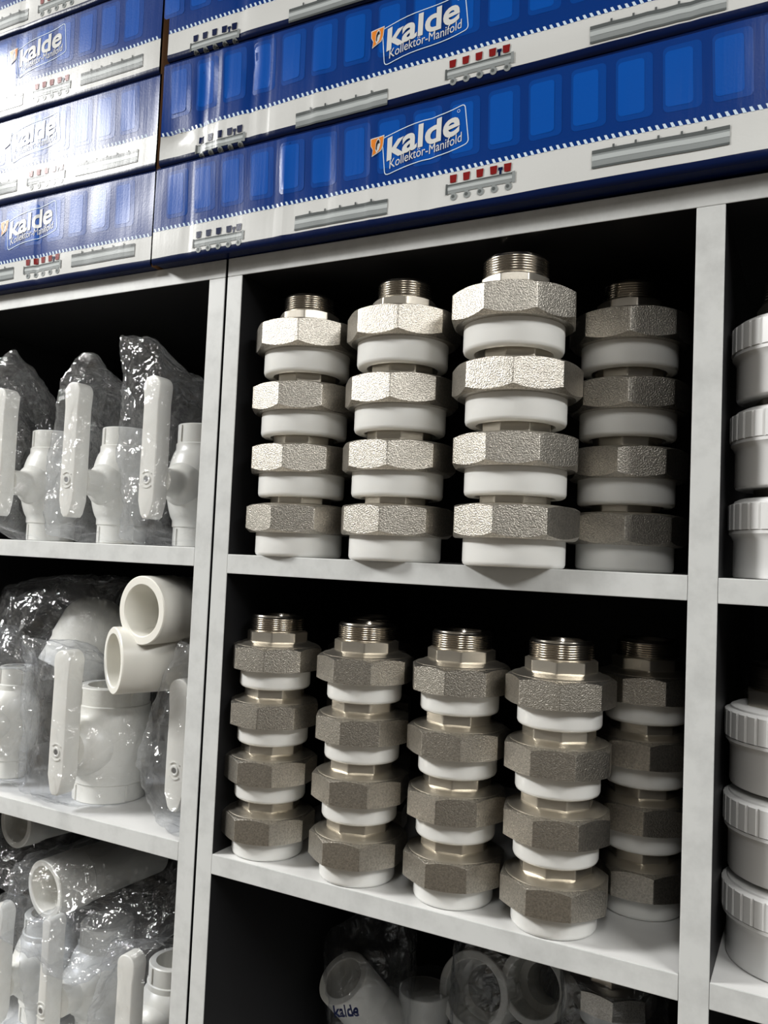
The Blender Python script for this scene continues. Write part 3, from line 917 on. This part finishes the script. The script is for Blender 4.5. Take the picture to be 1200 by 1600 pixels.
def logo_print(F, u0, w0):
    """Wavy framed logo with the orange shield; (u0, w0) is the frame's lower left corner."""
    L, H, SL = 0.0760, 0.0345, 0.175
    def wave(u):
        return SL * u + 0.0013 * sin((u / L) * 2 * pi)
    def fn(du, dw):
        return lambda x, y: (u0 + du + x - 0.17 * 0 * y, w0 + dw + y + wave(du + x))
    def top(y):                                               # the lettering has short ascenders
        xh = 0.0172
        return y if y < xh else xh + (y - xh) * 0.52
    pts = []
    cor = [(0.0, 0.0, 0.0042), (L, 0.0, 0.0036), (L - 0.0045, H, 0.0036), (-0.0040, H, 0.0030)]
    for i in range(4):
        p0, p1, p2 = (Vector(cor[(i + k) % 4][:2]) for k in (-1, 0, 1))
        r = cor[i][2]
        a_ = p1 + (p0 - p1).normalized() * r
        b_ = p1 + (p2 - p1).normalized() * r
        for k in range(5):
            t_ = k / 4
            pts.append(a_ * (1 - t_) ** 2 + p1 * 2 * t_ * (1 - t_) + b_ * t_ ** 2)
        q = Vector(cor[(i + 1) % 4][:2])
        e_ = q + (p1 - q).normalized() * cor[(i + 1) % 4][2]
        for k in range(1, 10):
            pts.append(b_.lerp(e_, k / 10))
    pts.append(pts[0])
    F.line([(u0 + p.x, w0 + p.y + wave(p.x)) for p in pts], 0.00075, 'ctick', 4)
    kf = fn(0.0012, 0.0128)
    F.text('kalde', lambda x, y: kf(x, top(y)), 'cwhite', 5, 0.026, 0.0, 0.0665, 0.95)
    F.text('Kollektör-Manifold', fn(0.0042, 0.0042), 'cwhite', 5, 0.0, 0.0, 0.0655, 1.32)
    # registered mark
    cx, cy = u0 + L - 0.0098, w0 + H + wave(L) - 0.0062
    F.line([(cx + 0.0012 * cos(k * pi / 5), cy + 0.0012 * sin(k * pi / 5)) for k in range(11)], 0.0003, 'ctick', 5)
    # shield
    sx, sy = u0 - 0.0150, w0 + H - 0.0150
    sh = [(0.0, 0.0152), (0.0130, 0.0170), (0.0124, 0.0080), (0.0106, 0.0036), (0.0020, -0.0008), (0.0026, 0.0052), (0.0004, 0.0090)]
    F.poly([(sx + a, sy + b) for a, b in reversed(sh)], 'cwhite', 5)
    cx, cy = 0.0064, 0.0085
    F.poly([(sx + cx + (a - cx) * 0.88, sy + cy + (b - cy) * 0.88) for a, b in reversed(sh)], 'corange', 6)
    F.poly([(sx + a, sy + b) for a, b in ((0.0050, 0.0050), (0.0062, 0.0020), (0.0085, 0.0048), (0.0096, 0.0090), (0.0094, 0.0125), (0.0078, 0.0150), (0.0064, 0.0138), (0.0052, 0.0104))], 'cwhite', 7)
    F.poly([(sx + a, sy + b) for a, b in ((0.0055, 0.0055), (0.0064, 0.0040), (0.0066, 0.0075), (0.0074, 0.0100), (0.0090, 0.0105), (0.0082, 0.0135), (0.0068, 0.0130), (0.0057, 0.0102))], 'cink', 8)

def carton(name_label, x0, z0, L, H, D, yf, seed, layout, creases=(), crush=None, WT=0.0365, tilt=(0.0, 0.0), piv=0.28, group=None):
    F = Face()
    t_navy = 0.0065
    # ground colours of the printed front (no gaps: each band its own strip)
    F.rect(0, L, 0, t_navy, 'cnavy', 0)
    F.rect(0, L, t_navy, WT, 'cwhite', 0)
    F.rect(0, L, WT, H - 0.003, 'cblue', 0)
    F.rect(0, L, H - 0.003, H, 'cnavy', 0)
    n = int(L / 0.0052)
    for i in range(n):                                        # slanted tick border
        u = 0.002 + i * 0.0052
        F.poly([(u + 0.0006, WT - 0.0002), (u + 0.0030, WT - 0.0002), (u + 0.0010, WT + 0.0034), (u - 0.0009, WT + 0.0034)], 'ctick', 2)
    p = 0.0335
    for i in range(int(L / p) + 1):                           # paler radiator bars
        u = layout.get('bar0', 0.008) + i * p
        if u + 0.027 > L - 0.002:
            break
        F.rrect(u, u + 0.0265, 0.0450, 0.0935, 0.004, 'cmid', 1, -0.03)
        F.rrect(u + 0.0015, u + 0.0205, 0.0490, 0.0900, 0.003, 'clight', 2, -0.03)
    for (a, b, w) in layout.get('pipes', ()):
        pipe_print(F, a, b, w)
    for (a, b, w, c) in layout.get('manifolds', ()):
        manifold_print(F, a, b, w, c)
    for (a, w) in layout.get('logos', ()):
        # dark blue field behind the logo so the frame reads against the bars
        logo_print(F, a, w)
    bm = F.bm
    def cut(co, no):
        geom = bm.verts[:] + bm.edges[:] + bm.faces[:]
        bmesh.ops.bisect_plane(bm, geom=geom, dist=1e-7, plane_co=co, plane_no=no)
    k = 1
    while k * 0.012 < L:
        cut((k * 0.012, 0, 0), (1, 0, 0))
        k += 1
    for w in (0.0012, 0.003, 0.014, 0.020, 0.026, 0.045, 0.060, 0.075, 0.088, H - 0.0035, H - 0.0012):
        cut((0, 0, w), (0, 0, 1))
    for cx, amp, wd in creases:
        for q in (-wd, 0, wd):
            cut((cx + q, 0, 0), (1, 0, 0))
    sv = Vector((seed * 5.3, seed * 2.1, seed * 9.7))
    def disp(u, w):
        d = 0.0022 * noise.noise(Vector((u * 9, w * 14, 0)) + sv) + 0.0010 * noise.noise(Vector((u * 30, w * 16, 3)) + sv)
        for cx, amp, wd in creases:
            d += amp * max(0, 1 - abs(u - cx) / wd) * (0.4 + 0.6 * noise.noise(Vector((cx * 40, w * 18, 1)) + sv) + 0.3)
        if crush:
            cu, cw, cr, ca = crush
            q = sqrt(((u - cu) / cr) ** 2 + ((w - cw) / (cr * 0.8)) ** 2)
            if q < 1:
                d += ca * (1 - q) ** 1.3 * (1 + 0.8 * noise.noise(Vector((u * 120, w * 120, 2)) + sv))
        r = 0.003
        e = 0.0
        if w < r:
            e = 0.0022 * (1 - w / r) ** 2
        if w > H - r:
            e = 0.0022 * ((w - H + r) / r) ** 2
        edge = min(1.0, min(w, H - w) / 0.02)
        eu = min(1.0, min(u, L - u) / 0.01)
        return e + d * (0.35 + 0.65 * max(edge, 0)) * (0.3 + 0.7 * eu)
    def sagz(u, w):
        # the top edge dips a little between the stiff ends, and printed bands wander by a millimetre or two
        return (0.0016 * noise.noise(Vector((u * 6, 0, 8)) + sv)) * min(1, w / 0.012) * min(1, (H - w) / 0.012)
    for v in bm.verts:
        u, w = v.co.x, v.co.z
        v.co.y += disp(u, w)
        v.co.z += sagz(u, w) + (tilt[0] + (tilt[1] - tilt[0]) * w / H) * (u - piv)
    # the rest of the carton: top, bottom, ends and back as kraft / printed board
    b2 = bmesh.new()
    r = 0.0024
    box_bm(b2, 0, L, r, D, 0.0, H)
    for f in b2.faces:
        f.normal_update()
        c = f.calc_center_median()
        f.material_index = CI['cnavy'] if (c.z < 1e-4 or c.z > H - 1e-4) else CI['kraft']
    dele = [f for f in b2.faces if f.calc_center_median().y < r + 1e-5]
    bmesh.ops.delete(b2, geom=dele, context='FACES_ONLY')
    for v in b2.verts:
        v.co.z = max(v.co.z + (tilt[0] + (tilt[1] - tilt[0]) * v.co.z / H) * (v.co.x - piv), -0.0001 if tilt[0] == 0.008 else -1)
    tmp = bpy.data.meshes.new('carton_shell')
    b2.to_mesh(tmp)
    b2.free()
    bm.from_mesh(tmp)
    bpy.data.meshes.remove(tmp)
    me = bpy.data.meshes.new('cardboard_carton')
    bm.normal_update()
    for f in bm.faces:                                        # prints face outwards
        if f.normal.y > 0.3 and f.calc_center_median().y < 0.02:
            f.normal_flip()
    bm.to_mesh(me)
    bm.free()
    for m in CM:
        me.materials.append(M[m])
    me.polygons.foreach_set('use_smooth', [True] * len(me.polygons))
    me.set_sharp_from_angle(angle=RAD(40))
    o = bpy.data.objects.new('cardboard_carton', me)
    o.location = (x0, yf, z0)
    COL.objects.link(o)
    return tag(o, name_label, 'carton', group)

CZ, CH = 0.2838, 0.1015
gC = 'long blue and white cartons in the right pile'
XC, LC = -0.0990, 0.640
def lay_c(dx=0.0, dw=0.0):
    return dict(pipes=[(0.1685 + dx, 0.2620 + dx, 0.0085 + dw), (0.4345 + dx, 0.5300 + dx, 0.0140 + dw)],
                manifolds=[(0.0525 + dx, 0.1115 + dx, 0.0050 + dw, 'cnavy'), (0.3160 + dx, 0.3740 + dx, 0.0110 + dw, 'cred')],
                logos=[(0.2580 + dx, 0.0425 + dw)], bar0=0.016 + dx)
carton('lowest long blue and white carton, lying directly on the right unit', XC, CZ, LC, CH, 0.30, -0.018, 1, lay_c(),
       [(0.045, 0.0010, 0.006), (0.155, -0.0016, 0.010), (0.200, 0.0013, 0.008), (0.245, -0.0010, 0.006), (0.300, 0.0016, 0.007), (0.560, 0.0012, 0.02)], WT=0.0340, tilt=(0.008, 0.018), group=gC)
carton('second long blue and white carton with crumpled left corner', XC + 0.002, CZ + CH + 0.0005, LC, CH - 0.0015, 0.30, -0.018, 2, lay_c(-0.006, -0.006),
       [(0.052, 0.0026, 0.006), (0.075, -0.0014, 0.006), (0.110, 0.0020, 0.007), (0.128, 0.0014, 0.005), (0.185, -0.0012, 0.008), (0.235, 0.0013, 0.007), (0.470, -0.0016, 0.012), (0.500, 0.0016, 0.008)], (0.02, 0.014, 0.050, 0.006), WT=0.0295, tilt=(0.017, -0.004), group=gC)
carton('top long blue and white carton cut by the upper photo edge', XC + 0.006, CZ + 2 * CH - 0.0005, LC, CH, 0.30, -0.019, 3, lay_c(-0.023, -0.007),
       [(0.09, 0.001, 0.008), (0.33, 0.0012, 0.007)], WT=0.0285, tilt=(-0.004, 0.0), group=gC)
gL = 'blue and white cartons in the left pile'
XE = -0.1068
LL = 0.46
def lay_l(dx=0.0, dw=0.0):
    e = LL + dx
    return dict(pipes=[(e - 0.1130, e - 0.0235, 0.0120 + dw), (e - 0.292, e - 0.204, 0.0110 + dw)], manifolds=[(e - 0.1870, e - 0.1290, 0.0090 + dw, 'cred'), (e - 0.375, e - 0.315, 0.009, 'cnavy')],
                logos=[(e - 0.2150, 0.0440 + dw)], bar0=0.006)
names = ['lowest carton of the left pile, standing on the left unit', 'second carton of the left pile, washed out by glare', 'third carton of the left pile with a clear logo', 'topmost carton of the left pile in the photo corner']
for i in range(4):
    dx = (0.002, -0.001, 0.001, 0.000)[i]
    carton(names[i], XE - LL + (0.0, -0.001, -0.003, -0.004)[i], CZ + (0, 0.1000, 0.2000, 0.3005)[i], LL, 0.0995, 0.28, -0.012, 11 + i, lay_l(dx),
           [(LL - 0.165, 0.0016, 0.006), (LL - 0.09, 0.0006, 0.01)] if i == 0 else [(LL - 0.21, 0.0008, 0.008)], WT=(0.0300, 0.0360, 0.0360, 0.0360)[i], group=gL)
